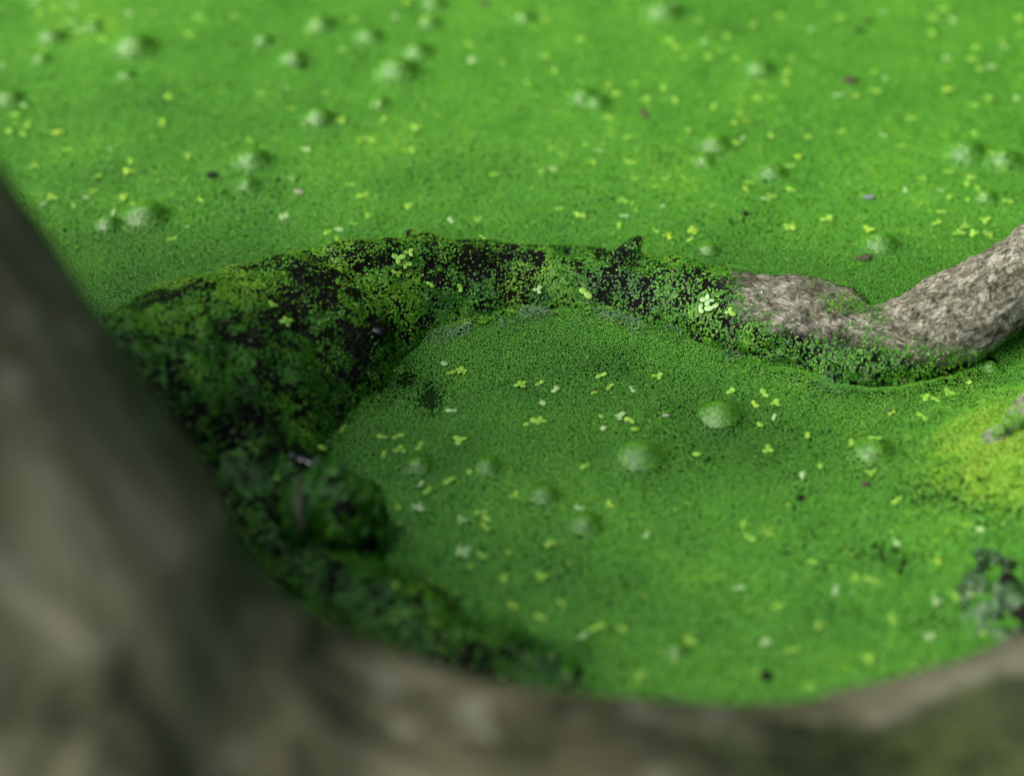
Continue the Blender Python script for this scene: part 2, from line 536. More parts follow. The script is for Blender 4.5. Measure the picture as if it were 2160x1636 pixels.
me.attributes.new('dry', 'FLOAT', 'POINT').data.foreach_set('value', dry.astype(np.float32))
me.attributes.new('grain_uv', 'FLOAT_VECTOR', 'POINT').data.foreach_set('vector', LGU.astype(np.float32).ravel())
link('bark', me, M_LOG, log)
tag(log, 'crooked half sunken log crusted with duckweed, its bare grey branch end rising towards the edge', 'log')

LOGBVH = BVHTree.FromPolygons([tuple(v) for v in V], [tuple(int(i) for i in t) for t in T])

# crust of weed on the log
P, Nf = scatter(V, T, 760000, 5)
keep = (P[:, 2] > -0.0008) & (Nf[:, 2] > -0.35)
P, Nf = P[keep], Nf[keep]
a, b = proj(P)
shore = sstep(950, 1150, b) + (1 - sstep(420, 700, a)) * sstep(640, 800, b)
d1 = fbm(P, .017, 3, 41); d2 = fbm(P, .0045, 3, 57)
tl = np.interp(a, [1380, 1560, 1700, 1830, 1950, 2160], [.030, .0125, .0125, .0120, .0105, .004])
rightside = sstep(1480, 1600, a)
cov = 0.52 + (d1 - .5) * 1.3 + (d2 - .5) * 2.3
cov = cov * (1 - rightside) + rightside * (sstep(.006, -.002, P[:, 2] - tl + (d1 - .5) * .012) * (0.62 + (d2 - .5) * 1.3) + .05 * (d2 > .56))
def patch(cx, cy, rx, ry, amt):
    return amt * np.exp(-(((a - cx) / rx) ** 2 + ((b - cy) / ry) ** 2))
for q in [(625, 595, 75, 45, -.42), (690, 600, 30, 30, -.2), (950, 575, 90, 30, -.30), (1430, 610, 90, 35, -.30), (790, 720, 60, 70, -.25), (800, 690, 22, 22, -.8), (1130, 545, 90, 14, -.4),
          (370, 625, 130, 30, -.5), (1150, 610, 160, 40, .22), (850, 545, 40, 25, .3), (700, 545, 60, 25, .3), (1620, 760, 120, 30, .2), (1000, 1400, 50, 40, -.9),
          (480, 840, 160, 130, -.14), (1690, 690, 60, 40, -.35), (2050, 600, 200, 90, -.5), (1760, 640, 40, 22, .5), (1840, 650, 45, 25, .45), (640, 820, 120, 70, .1)]:
    cov = cov + patch(*q)
size = .00024 + .00016 * rng.random(len(P)) ** 2 + .00030 * np.clip(shore, 0, 1) * rng.random(len(P)) + .00012 * (d1 > .54)
cov = cov + .25 * sstep(.006, .001, P[:, 2]) * (1 - rightside)
dens = np.clip(np.where(rightside < .3, np.maximum(cov, .10), cov), 0, 1) ** 1.1 * np.clip((.00031 / size) ** 1.3, 0, 1)
keep = rng.random(len(P)) < dens * 0.66
P, Nf, size, d1, d2, a, b, shore = [x[keep] for x in (P, Nf, size, d1, d2, a, b, shore)]
rimv = LOGV[np.abs(LOGV[:, 2]) < .0009]
sel = rimv[rng.integers(0, len(rimv), 15000)].copy()
sel[:, :2] += rng.normal(0, .0026, (15000, 2)) * (.3 + 1.4 * vnoise(sel, .012, 6))[:, None]
sel[:, 2] = .0006 + .0004 * rng.random(15000)
ok = rng.random(15000) < sstep(.35, .62, fbm(sel, .010, 3, 52))
sel = sel[ok]
a2, b2 = proj(sel)
P = np.concatenate([P, sel]); Nf = np.concatenate([Nf, np.tile([0, 0, 1.0], (len(sel), 1))])
size = np.concatenate([size, .00034 + .0002 * rng.random(len(sel))])
a = np.concatenate([a, a2]); b = np.concatenate([b, b2]); shore = np.concatenate([shore, np.zeros(len(sel))])
n = len(P)
Nj = Nf + rng.normal(0, .30, (n, 3)); Nj[:, 2] += .15
tint = .52 + .90 * (fbm(P, .009, 2, 71) - .5) + rng.normal(0, .15, n) - .14 * np.clip(shore, 0, 1) + .18 * sstep(1250, 800, a) * sstep(700, 560, b)
tint = np.minimum(tint, .88)
tint[rng.random(n) < .010] = 1.0
me = caps(P + Nf * .0003, Nj, size, size * .45, np.clip(tint, 0, 1), 1 + .5 * rng.random(n), None, 5, 'weed_crust', L0)
o = link('weed_crust', me, M_FLAKE, log); o['kind'] = 'stuff'
print('crust', n)
sel = rimv[rng.integers(0, len(rimv), 85000)].copy()
a2, b2 = proj(sel)
okf = ((a2 > 900) & (a2 < 1500) & (b2 > 600) & (b2 < 900)) | ((a2 > 1500) & (a2 < 1930) & (b2 > 700))
sel = sel[okf]
sel[:, 1] += np.abs(rng.normal(0, .0042, len(sel))) * np.where(rng.random(len(sel)) < .50, -1, 2.2)
sel[:, 0] += rng.normal(0, .0015, len(sel))
sel[:, 2] = .0005 + .0008 * rng.random(len(sel))
for i_ in range(len(sel)):
    h_, nn_, _, _ = LOGBVH.ray_cast(Vector((sel[i_, 0], sel[i_, 1], .06)), Vector((0, 0, -1)))
    if h_ is not None and h_.z > 0: sel[i_, 2] = h_.z + .0003
sel = sel[rng.random(len(sel)) < .65 * sstep(.40, .70, fbm(sel, .008, 3, 83)) * sstep(.017, .006, sel[:, 2])]
sz = .00026 + .00012 * rng.random(len(sel))
me = caps(sel, np.tile([0, -.35, 1.0], (len(sel), 1)) + rng.normal(0, .25, (len(sel), 3)), sz, sz * .8, np.clip(.26 + rng.normal(0, .14, len(sel)), 0, 1), None, None, 5, 'pale_film', L0)
o = link('pale_film', me, M_SCUM, log); o['kind'] = 'stuff'

# ------------------------------------------------------------------ bubbles under the mat (photograph x, y, radius in photograph pixels, where)
BUB = [
 (285, 95, 42, 'the tall bubble at the top left'), (110, 75, 26, 'the low bubble in the top left corner'), (20, 205, 28, 'the bubble at the left edge'),
 (197, 54, 18, 'the small bubble left of the tall one'), (88, 122, 18, 'the small bubble under the top left corner'), (268, 158, 17, 'the faint bubble below the tall one'),
 (676, 50, 27, 'the topmost upper middle bubble'), (778, 76, 28, 'the lone bubble above the twins'), (838, 145, 40, 'the broad twin bubble'), (880, 108, 30, 'the smaller twin bubble'),
 (620, 120, 26, 'the bubble next to a black speck'), (674, 245, 30, 'the bubble below the black speck'), (905, 48, 20, 'the small bubble at upper middle'), (556, 84, 19, 'the faint bubble at upper left centre'),
 (915, 6, 24, 'the bubble cut by the top edge'), (803, 217, 17, 'the small bubble below the twin bubbles'),
 (1398, 22, 36, 'the broad bubble at the top edge'), (1602, 142, 30, 'the bubble among scattered plants'), (1230, 202, 27, 'the left one of two touching bubbles'), (1258, 216, 24, 'the right one of two touching bubbles'), (1106, 36, 21, 'the small bubble at top centre'),
 (228, 470, 26, 'the white-fronted bubble by the trunk'), (308, 452, 44, 'the widest bubble above the left trunk'), (533, 335, 36, 'the upper bubble of a stacked pair'), (522, 390, 22, 'the lower bubble of a stacked pair'),
 (1508, 302, 32, 'the pale bubble above the log bend'), (1485, 338, 20, 'the small bubble below the pale one'), (1628, 362, 28, 'the bubble left of a yellow plant'),
 (2038, 318, 38, 'the left bubble of the right-hand pair'), (2118, 334, 34, 'the right bubble of the right-hand pair'), (2080, 413, 21, 'the small bubble above the grey branch'), (1858, 510, 34, 'the bubble between log hump and grey branch'),
 (1495, 524, 20, 'the small bubble behind the log crust'),
 (882, 980, 27, 'the bluish bubble right of the black beetle'), (1028, 982, 26, 'the dented flat bubble'), (1148, 1042, 31, 'the middle bubble of the pool'), (1518, 872, 43, 'the round bright bubble below the log'), (1350, 958, 48, 'the broadest bubble of the pool'),
 (1842, 948, 38, 'the smooth bubble near the sunny patch'), (2087, 772, 20, 'the small bubble under the grey branch'), (1234, 1102, 32, 'the bubble nearest below the middle one'), (1428, 1368, 25, 'the lowest bubble near the bank'),
]
bubbles = []
for x, y, rp, where in BUB:
    c0 = wat(x, y + .22 * rp)
    bubbles.append((c0, 1.0 * rp / pxm(c0), where, x, y, rp))

# ------------------------------------------------------------------ the mat of tiny wolffia plants
F_Y = 0.02
rows_ = []
y = -0.205
ridx = 0
while y < 0.375:
    s = .00062 * (1 + .75 * float(sstep(.040, .10, abs(y - F_Y))))
    half = max(.235, .2062 * ((y + .63) * cp + .4925 * sp) + .055)
    m = int(2 * half / s)
    xr = -half + (np.arange(m) + (.5 if ridx % 2 else 0)) * s
    rows_.append(np.stack([xr, np.full(m, y), np.full(m, s)], -1))
    y += s * .866; ridx += 1
G = np.concatenate(rows_)
n = len(G)
G[:, :2] += rng.normal(0, .20, (n, 2)) * G[:, 2:3]
P = np.stack([G[:, 0], G[:, 1], np.zeros(n)], -1)
s = G[:, 2]
a, b = proj(P)
keep = np.ones(n, bool)
# bubbles: coats take over inside, skirts outside
lift = np.zeros(n); slope = np.zeros((n, 2)); BH = .74
for c0, R, *_ in bubbles:
    dx = np.hypot(P[:, 0] - c0[0], P[:, 1] - c0[1])
    keep &= dx > R * .97
    near_ = dx < 3 * R
    zb_ = np.where(near_, BH * R * np.exp(-1.3 * (dx / R) ** 2.8), 0)
    lift += zb_
    sl = np.where(near_, zb_ * 1.3 * 2.8 * (dx / R) ** 1.8 / R, 0)
    slope[:, 0] += sl * (P[:, 0] - c0[0]) / (dx + 1e-9); slope[:, 1] += sl * (P[:, 1] - c0[1]) / (dx + 1e-9)
# the log: nothing inside it, a raised lip along it
lo, hi = LOGV.min(0), LOGV.max(0)
inb = np.where(keep & (P[:, 0] > lo[0]) & (P[:, 1] > lo[1] - .012) & (P[:, 1] < hi[1] + .012))[0]
rim = LOGV[np.abs(LOGV[:, 2]) < .0010]
kd = KDTree(len(rim))
for i, v in enumerate(rim): kd.insert((v[0], v[1], 0), i)
kd.balance()
dist = np.full(n, 1.0)
up = Vector((0, 0, 1))
for i in inb:
    p = P[i]
    h, nn, _, _ = LOGBVH.ray_cast(Vector((p[0], p[1], 0.0)), up)
    if h is not None and nn.z > 0:
        keep[i] = False
    else:
        dist[i] = kd.find((p[0], p[1], 0))[2]
lipamp = .0002 + .0011 * sstep(1480, 1700, a) * sstep(560, 700, b)
lift += lipamp * (0.5 + vnoise(P, .02, 3)) * np.exp(-((dist - .0030) / .0022) ** 2)
lift -= .0006 * np.exp(-(dist / .0010) ** 2)
# sunlit patch on the right: a raised mound, its sunlight put into the tint
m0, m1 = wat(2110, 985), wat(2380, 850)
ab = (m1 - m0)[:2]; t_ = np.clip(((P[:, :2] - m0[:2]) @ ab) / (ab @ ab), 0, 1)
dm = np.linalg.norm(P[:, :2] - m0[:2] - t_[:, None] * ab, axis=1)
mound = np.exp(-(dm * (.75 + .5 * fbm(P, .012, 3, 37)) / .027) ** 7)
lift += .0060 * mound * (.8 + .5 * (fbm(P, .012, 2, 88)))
lift += (fbm(P, .030, 2, 91) - .5) * .0016
# gaps
dn = fbm(P, .045, 4, 13); dn2 = fbm(P, .010, 3, 19)
gap = .10 * sstep(.56, .40, dn)
DARK = [(1000, 345, 150, 45, .5), (560, 405, 110, 50, .55), (240, 490, 110, 40, .5), (880, 385, 90, 35, .4), (1400, 330, 60, 35, .55), (1300, 770, 110, 40, .55), (830, 815, 110, 55, .55),
        (1600, 930, 190, 90, .65), (1480, 880, 80, 60, .5), (1980, 1050, 130, 45, .55), (1880, 1175, 90, 35, .75), (1690, 1060, 60, 40, .5), (1250, 1290, 80, 60, .55), (1180, 1390, 120, 55, .6),
        (2000, 1300, 90, 60, .5), (1130, 1060, 70, 60, .35), (1960, 800, 120, 30, .5), (2080, 850, 60, 60, .4), (1570, 480, 70, 30, .5), (1640, 30, 60, 30, .3), (1490, 90, 70, 40, .35), (760, 130, 60, 30, .35), (1150, 1180, 60, 40, .4)]
for cx, cy, rx, ry, am in DARK:
    gap = gap + .75 * am * np.exp(-(((a - cx) / rx) ** 2 + ((b - cy) / ry) ** 2))
gap += .35 * np.exp(-(dist / .004) ** 2) * (1 - sstep(1450, 1650, a))
hole = np.zeros(n)
for cx, cy, rx, ry in [(905, 840, 26, 30), (860, 805, 22, 14), (790, 1015, 14, 6), (1907, 1187, 18, 14), (1495, 968, 6, 6), (1020, 1402, 34, 26), (1215, 1405, 18, 14), (1690, 1052, 7, 8), (1850, 1150, 12, 8), (800, 790, 30, 20), (640, 138, 12, 6)]:
    hole = np.maximum(hole, np.exp(-(((a - cx) / rx) ** 2 + ((b - cy) / ry) ** 2)))
pk = 1 - np.clip(gap, 0, 1) * .34 * sstep(.30, .62, dn2 + .10 * gap)
pk *= np.clip(1 - 1.1 * hole * sstep(.30, .50, dn2), 0, 1)
pk = 1 - (1 - pk) * (1 - .15 * sstep(.00064, .00100, s) * (hole < .25))
keep &= rng.random(n) < pk
idx = np.where(keep)[0]
P, s, lift, gap, dn, dn2, mound, a, b, dist, slope = [x[idx] for x in (P, s, lift, gap, dn, dn2, mound, a, b, dist, slope)]
n = len(P)
r = s * (.49 + .13 * sstep(.00062, .0010, s) + .10 * rng.random(n)) * (1 - .20 * np.clip(gap, 0, 1))
e = 1e-4
Pn = np.stack([slope[:, 0] - rng.normal(0, .16, n), slope[:, 1] - rng.normal(0, .16, n), np.ones(n)], -1)
# follow the slope of the mound and the lip a little
P[:, 2] = lift + rng.normal(0, .00007, n)
tint = .48 + .32 * (dn - .5) + .35 * (fbm(P * np.array([1, 1, 0]), .018, 3, 27) - .5) + rng.normal(0, .10, n) - .12 * np.clip(gap, 0, 1) + .27 * mound + .06 * mound * (dn2 > .5)  # sunlight on the right-hand patch painted as a yellower tint
tint[rng.random(n) < .004] = .95
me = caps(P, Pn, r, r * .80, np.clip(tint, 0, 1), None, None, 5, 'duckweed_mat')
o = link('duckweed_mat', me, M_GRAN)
tag(o, 'closed green mat of tiny round duckweed grains floating on the pond', 'duckweed', kind='stuff')
print('mat', n)

# bubbles
for c0, R, where, x, y, rp in bubbles:
    root = empty('gas_bubble', c0)
    def dome(X, Y):
        d = np.hypot(X, Y)
        z = BH * R * np.exp(-1.3 * (d / R) ** 2.8) * (1 + .22 * (vnoise(np.stack([X / R, Y / R, np.full_like(X, c0[0] * 500)], -1), .7, 5) - .5) * (1 - np.clip(d / R, 0, 1)))
        return z, z * 1.3 * 2.8 * (d / R) ** 1.8 / R
    tt = np.linspace(0, 2 * math.pi, 25)[:-1]
    vx, vy = [0.0], [0.0]
    for f in (.2, .4, .6, .8, 1.0):
        vx += list(np.cos(tt) * f * R); vy += list(np.sin(tt) * f * R)
    vx, vy = np.array(vx), np.array(vy)
    Vb = np.stack([vx, vy, dome(vx, vy)[0] - .00035], -1)
    Tb = [[0, 1 + j_, 1 + (j_ + 1) % 24] for j_ in range(24)]
    for k_ in range(4):
        for j_ in range(24):
            p_, q_ = 1 + k_ * 24 + j_, 1 + k_ * 24 + (j_ + 1) % 24
            Tb += [[p_, p_ + 24, q_ + 24], [p_, q_ + 24, q_]]
    link('film', np_mesh('film', Vb, np.array(Tb)), M_FILM, root)
    sp_ = .00062 * (1.0 + .6 * float(sstep(.04, .10, abs(c0[1] - F_Y))))
    m = int(math.pi * R * R / (sp_ * sp_ * .60))
    i = np.arange(m) + .5
    dd_ = R * .985 * np.sqrt(i / m); ph = i * 2.399963
    X, Y = dd_ * np.cos(ph) + rng.normal(0, .25 * sp_, m), dd_ * np.sin(ph) + rng.normal(0, .25 * sp_, m)
    Z, sl = dome(X, Y)
    d_ = np.hypot(X, Y) + 1e-9
    Nn = np.stack([sl * X / d_, sl * Y / d_, np.ones(m)], -1)
    Nn = Nn / np.linalg.norm(Nn, axis=1, keepdims=True) + rng.normal(0, .08, (m, 3))
    kp = rng.random(m) < .96
    tn = .58 + .12 * rng.normal(0, 1, m)
    nk = int(kp.sum())
    q = caps(np.stack([X, Y, Z], -1)[kp], Nn[kp], sp_ * (.52 + .10 * rng.random(nk)), np.full(nk, sp_ * .42), np.clip(tn[kp], 0, .9), None, None, 5, 'grain_coat')
    o = link('grain_coat', q, M_WET, root); o['kind'] = 'stuff'
    tag(root, 'gas bubble dome coated with green grains: ' + where.replace('the ', '', 1), 'bubble', 'gas bubbles lifting the weed mat')

# ------------------------------------------------------------------ foreground tree root
ROOT = [(-1400, -520, .53, .084), (-1100, 60, .535, .083), (-790, 620, .54, .081), (-440, 1080, .545, .080), (10, 1560, .55, .075), (310, 1715, .56, .063), (610, 1790, .565, .052),
        (1080, 1862, .57, .0455), (1500, 1832, .585, .041), (1830, 1800, .60, .0385), (2100, 1695, .605, .0355), (2310, 1590, .61, .034), (2800, 1380, .62, .034)]
pts = [(dep(x, y, d * (1.08 if x < 700 else 1.04)), r * (1.08 if x < 700 else 1.04)) for x, y, d, r in ROOT]
low = [(np.array([p[0], p[1] - .02, max(p[2] - .075, -.01)]), r * .95) for p, r in pts[1:]]
shade_root = [(CPB, r) for CPB, r in [((-.26, -.26, .14), .07), ((-.265, -.13, .085), .058), ((-.265, -.02, .055), .052), ((-.28, .08, .015), .05), ((-.34, .2, -.02), .04)]]  # unseen side root added to cast shade on the log's left end
low2 = [(np.array([p[0] - .02, p[1] - .03, max(p[2] - .15, -.03)]), r) for p, r in pts[1:7]]
V, T, N = fuse([tube_rings(pts, 36), tube_rings(low, 30), tube_rings(low2, 30), tube_rings(shade_root, 30), ball(dep(400, 1760, .595), .061, 20), ball(dep(180, 1690, .595), .066, 20)], 0.0042, 30)
CP = np.array([p for p, r in pts])
seglen = np.concatenate([[0], np.cumsum(np.linalg.norm(np.diff(CP, axis=0), axis=1))])
dense, ds = [], []
for i in range(len(CP) - 1):
    for t in np.linspace(0, 1, 20, endpoint=False):
        dense.append(CP[i] * (1 - t) + CP[i + 1] * t); ds.append(seglen[i] + t * (seglen[i + 1] - seglen[i]))
dense = np.array(dense); ds = np.array(ds)
near = np.argmin(((V[:, None, :] - dense[None]) ** 2).sum(-1), axis=1)
u = ds[near]
tan = np.gradient(dense, axis=0); tan /= np.linalg.norm(tan, axis=1, keepdims=True)
rel = V - dense[near]; tn = tan[near]
rel -= tn * (rel * tn).sum(1, keepdims=True)
side = np.cross(tn, np.array([0, 0, 1.0])); side /= np.linalg.norm(side, axis=1, keepdims=True)
upv = np.cross(side, tn)
GU = np.stack([u, (rel * side).sum(1), (rel * upv).sum(1)], -1)
disp = (fbm(GU * np.array([.45, 1, 1]), .030, 3, 5) - .5) * .010 + (fbm(GU * np.array([.35, 1, 1]), .011, 2, 8) - .5) * .004
V = V + N * disp[:, None]
a, b = proj(V)
mossy = .17 * sstep(1250, 1450, a) * sstep(1495, 1540, b + .42 * np.clip(a - 1850, 0, 400)) + .16 * np.exp(-(((a - 1120) / 200) ** 2 + ((b - 1570) / 60) ** 2)) + .12 * np.exp(-(((a - 760) / 160) ** 2 + ((b - 1600) / 70) ** 2)) + .10 * sstep(1300, 1500, a) * sstep(1500, 1560, b) - .06
tree = empty('tree_root', (float(CP[5][0]), float(CP[5][1]), 0))
R0 = np.array(tree.location)
me = np_mesh('bark', V - R0, T)
me.attributes.new('grain_uv', 'FLOAT_VECTOR', 'POINT').data.foreach_set('vector', GU.astype(np.float32).ravel())
me.attributes.new('mossy', 'FLOAT', 'POINT').data.foreach_set('value', mossy.astype(np.float32))
link('bark', me, M_TRUNK, tree)
tag(tree, 'thick grey-brown tree root curving along the near bank, out of focus', 'tree root')
# moss cushions on the root
P, Nf = scatter(V, T, 26000, 9)
a, b = proj(P)
mo = fbm(P, .020, 3, 61) + .16 * np.exp(-(((a - 1120) / 180) ** 2 + ((b - 1570) / 70) ** 2)) + .12 * sstep(1350, 1500, a) * sstep(1480, 1560, b) - .30 * (1 - sstep(900, 1150, a))
kp = (mo > .60) & (Nf[:, 2] > -.2) & (rng.random(len(P)) < sstep(.60, .72, mo))
P, Nf = P[kp], Nf[kp]; n = len(P)
Nj = Nf + rng.normal(0, .45, (n, 3))
sz = .0010 + .0010 * rng.random(n)
sz = sz * .7
q = caps(P + Nf * .0005, Nj, sz, sz * .8, np.clip(.07 * rng.random(n), 0, 1), 1.6 + rng.random(n), None, 6, 'moss', R0)
o = link('moss', q, mat_plain('root_moss', (0.018, 0.030, 0.008), 0.8, 0.1, 0.5, 60), tree); o['kind'] = 'stuff'

# ------------------------------------------------------------------ mossy stub with a pale stalk, beetle, dark bubble
sc_ = wat(690, 1085, .012)
V, T, N = fuse([ball(sc_, .0145, 14, (1.0, .9, .95)), ball(wat(640, 1060, .006), .013, 12), ball(wat(735, 1120, .006), .0095, 12)], .0011, 4)
V = V + N * ((fbm(V, .008, 3, 77) - .5) * .007)[:, None]
stub = empty('mossy_stub', (sc_[0], sc_[1], 0)); O0 = np.array(stub.location)
link('bark', np_mesh('bark', V - O0, T), M_ROT, stub)
P, Nf = scatter(V, T, 5200, 3)
mo = fbm(P, .007, 3, 31)
kp = (P[:, 2] > 0) & (Nf[:, 2] > -.2) & (rng.random(len(P)) < sstep(.36, .6, mo))
P, Nf = P[kp], Nf[kp]; n = len(P)
sz = .0009 + .0009 * rng.random(n)
q = caps(P + Nf * .0006, Nf + rng.normal(0, .4, (n, 3)), sz, sz * .4, np.clip(.30 + .25 * rng.normal(0, 1, n) * .7, 0, .9), 1 + rng.random(n), None, 6, 'moss', O0)
o = link('moss', q, M_FLAKE, stub); o['kind'] = 'stuff'
v, t = tube_rings([(wat(634, 1020, .024) - O0, .0011), (wat(632, 1060, .025) - O0, .0012), (wat(630, 1085, .024) - O0, .0013), (wat(638, 1118, .020) - O0, .0010)], 8)
link('stalk', np_mesh('stalk', v, t), M_STALK, stub)
tag(stub, 'dark rounded stub covered with green moss at the foot of the near root', 'stub')

STUBBVH = BVHTree.FromPolygons([tuple(v) for v in V], [tuple(int(i) for i in t) for t in T])
dr = Vector(ray(652, 978)).normalized()
hits = [h[0] for h in (LOGBVH.ray_cast(Vector(CAM), dr), STUBBVH.ray_cast(Vector(CAM), dr)) if h[0] is not None]
hit = min(hits, key=lambda h: (h - Vector(CAM)).length) if hits else Vector(wat(652, 978, .01))
bp_ = np.array(hit - dr * .0030)
zb = bp_[2]
bt = empty('beetle', bp_)
ax = wat(688, 992, zb) - wat(616, 962, zb); L = np.linalg.norm(ax); yaw = math.atan2(ax[1], ax[0])
v, t = ball((0, 0, 0), 1.0, 14)
fl = np.where(v[:, 0] < -.2, 1 - .30 * (-.2 - v[:, 0]), 1.0)
v = v * np.array([L * .46, 1, 1]); v[:, 1] *= .0032 * fl; v[:, 2] *= .0027 * fl
v[:, 2] -= .00022 * np.exp(-(v[:, 1] / .00035) ** 2) * (v[:, 2] > 0)
bo = link('wing_cases', np_mesh('wing_cases', v, t), M_BLACK, bt)
v, t = ball((-L * .47, 0, -.0002), .0016, 9, (1.0, 1.1, .85))
link('head', np_mesh('head', v, t), M_BLACK, bt)
for k in range(3):
    for sgn in (-1, 1):
        x0 = L * (-.22 + .2 * k)
        v, t = tube_rings([((x0, sgn * .0016, -.0008), .00035), ((x0 - .0006 + .0005 * k, sgn * .0034, -.0004), .0003), ((x0 - .001 + .001 * k, sgn * .0044, -.0022), .00022)], 6)
        link('leg', np_mesh('leg', v, t), M_BLACK, bt)
bt.rotation_euler = (0, .10, yaw)
tag(bt, 'small glossy black oblong beetle resting above the mossy stub', 'beetle')

db = wat(800, 700, .012)
h_, nn_, _, _ = LOGBVH.ray_cast(Vector((db[0], db[1], .2)), Vector((0, 0, -1)))
zz = h_.z if h_ is not None else 0
pz = wat(800, 697, zz)
v, t = ball((0, 0, 0), .0036, 14, (1, 1, .6))
v[:, 2] = np.maximum(v[:, 2], -.0015)
o = link('dark_bubble', np_mesh('dark_bubble', v, t), M_DARK, None, pz + np.array([0, 0, .0003]))
tag(o, 'shiny black round bubble on the dark bark where the log meets the pool', 'bubble')

# ------------------------------------------------------------------ twig and rotten wood on the right
tw = empty('bare_twig', wat(2140, 890, .005)); W0 = np.array(tw.location)
V, T, N = fuse([tube_rings([(wat(2060, 948, .0045), .0012), (wat(2085, 928, .0060), .0026), (wat(2130, 893, .0070), .0038), (wat(2180, 850, .0080), .0046), (wat(2290, 770, .012), .005)], 16)], .0006, 2)
V = V + N * ((fbm(V, .0045, 3, 14) - .5) * .0040)[:, None]
link('bark', np_mesh('bark', V - W0, T), M_TWIG, tw)
P, Nf = scatter(V, T, 5000, 4)
kp = (Nf[:, 2] > -.3) & (rng.random(len(P)) < sstep(.42, .60, fbm(P, .006, 3, 6)) + .5 * sstep(.006, .003, P[:, 2]))
P, Nf = P[kp], Nf[kp]; n = len(P)
sz = np.full(n, .00042)
q = caps(P + Nf * .0002, Nf + rng.normal(0, .3, (n, 3)), sz, sz * .8, np.clip(.7 + rng.normal(0, .15, n), 0, 1), None, None, 5, 'weed_crust', W0)
o = link('weed_crust', q, M_GRAN, tw); o['kind'] = 'stuff'
v, t = tube_rings([(wat(2152, 905, .006) - W0, .0014), (wat(2140, 928, .0045) - W0, .0010), (wat(2128, 938, .003) - W0, .0006)], 8)
link('side_shoot', np_mesh('side_shoot', v, t), M_TWIG, tw)
tag(tw, 'pale grey bare twig lying on the sunlit yellow-green patch', 'twig')

gu, gv = np.meshgrid(np.linspace(0, 1, 150), np.linspace(0, 1, 130), indexing='ij')
A_, B_ = wat(1920, 1385), wat(2420, 1050)
X_ = A_[0] + (B_[0] - A_[0]) * gu; Y_ = A_[1] + (B_[1] - A_[1]) * gv
F_ = np.stack([X_.ravel(), Y_.ravel(), np.zeros(X_.size)], -1)
a, b = proj(F_)
fall = sstep(0, 230, a - np.interp(b, [1080, 1150, 1250, 1340], [2030, 1970, 1915, 1960])) * sstep(1070, 1130, b + .25 * (a - 2100)) * sstep(1395, 1330, b)
rid = 1 - np.abs(fbm(F_, .009, 4, 45) - .5) * 5
Z_ = -.004 + fall * (.0035 + .0085 * np.clip(rid, -.6, 1) + .004 * (fbm(F_, .004, 2, 4) - .5))
for cx, cy, rx, ry, dz in [(2145, 1155, 34, 30, .014), (2105, 1112, 14, 26, .010), (2155, 1215, 20, 34, .010), (2090, 1225, 12, 46, .008), (2040, 1190, 14, 14, .006), (2130, 1320, 40, 12, .008)]:
    Z_ -= dz * np.exp(-(((a - cx) / rx) ** 2 + ((b - cy) / ry) ** 2))
F_[:, 2] = Z_
ii = (np.arange(149)[:, None] * 130 + np.arange(129)[None]).ravel()
T = np.concatenate([np.stack([ii, ii + 130, ii + 131], -1), np.stack([ii, ii + 131, ii + 1], -1)])
V = F_
rw = empty('rotten_wood', wat(2160, 1230, 0)); W0 = np.array(rw.location)
link('wood', np_mesh('wood', V - W0, T), M_ROT, rw)
RBVH = BVHTree.FromPolygons([tuple(v) for v in V], [tuple(int(i) for i in t) for t in T])
P, Nf = scatter(V, T, 60000, 13)
mo = fbm(P, .009, 3, 23)
a, b = proj(P)
mo = mo - .35 * np.exp(-(((a - 2150) / 28) ** 2 + ((b - 1155) / 32) ** 2)) - .2 * np.exp(-(((a - 2110) / 14) ** 2 + ((b - 1120) / 30) ** 2))
kp = (P[:, 2] > -.0008) & (Nf[:, 2] > -.1) & (rng.random(len(P)) < sstep(.42, .60, mo))
P, Nf = P[kp], Nf[kp]; n = len(P)
sz = .00034 + .0002 * rng.random(n)
q = caps(P + Nf * .0003, Nf + rng.normal(0, .3, (n, 3)), sz, sz * .5, np.clip(.24 + 1.1 * (fbm(P, .012, 3, 3) - .5) + rng.normal(0, .15, n), 0, 1), None, None, 5, 'pale_scum', W0)
o = link('pale_scum', q, M_SCUM, rw); o['kind'] = 'stuff'
tag(rw, 'lumpy rotten wood coated with pale blue-green scum at the edge above the root', 'driftwood')

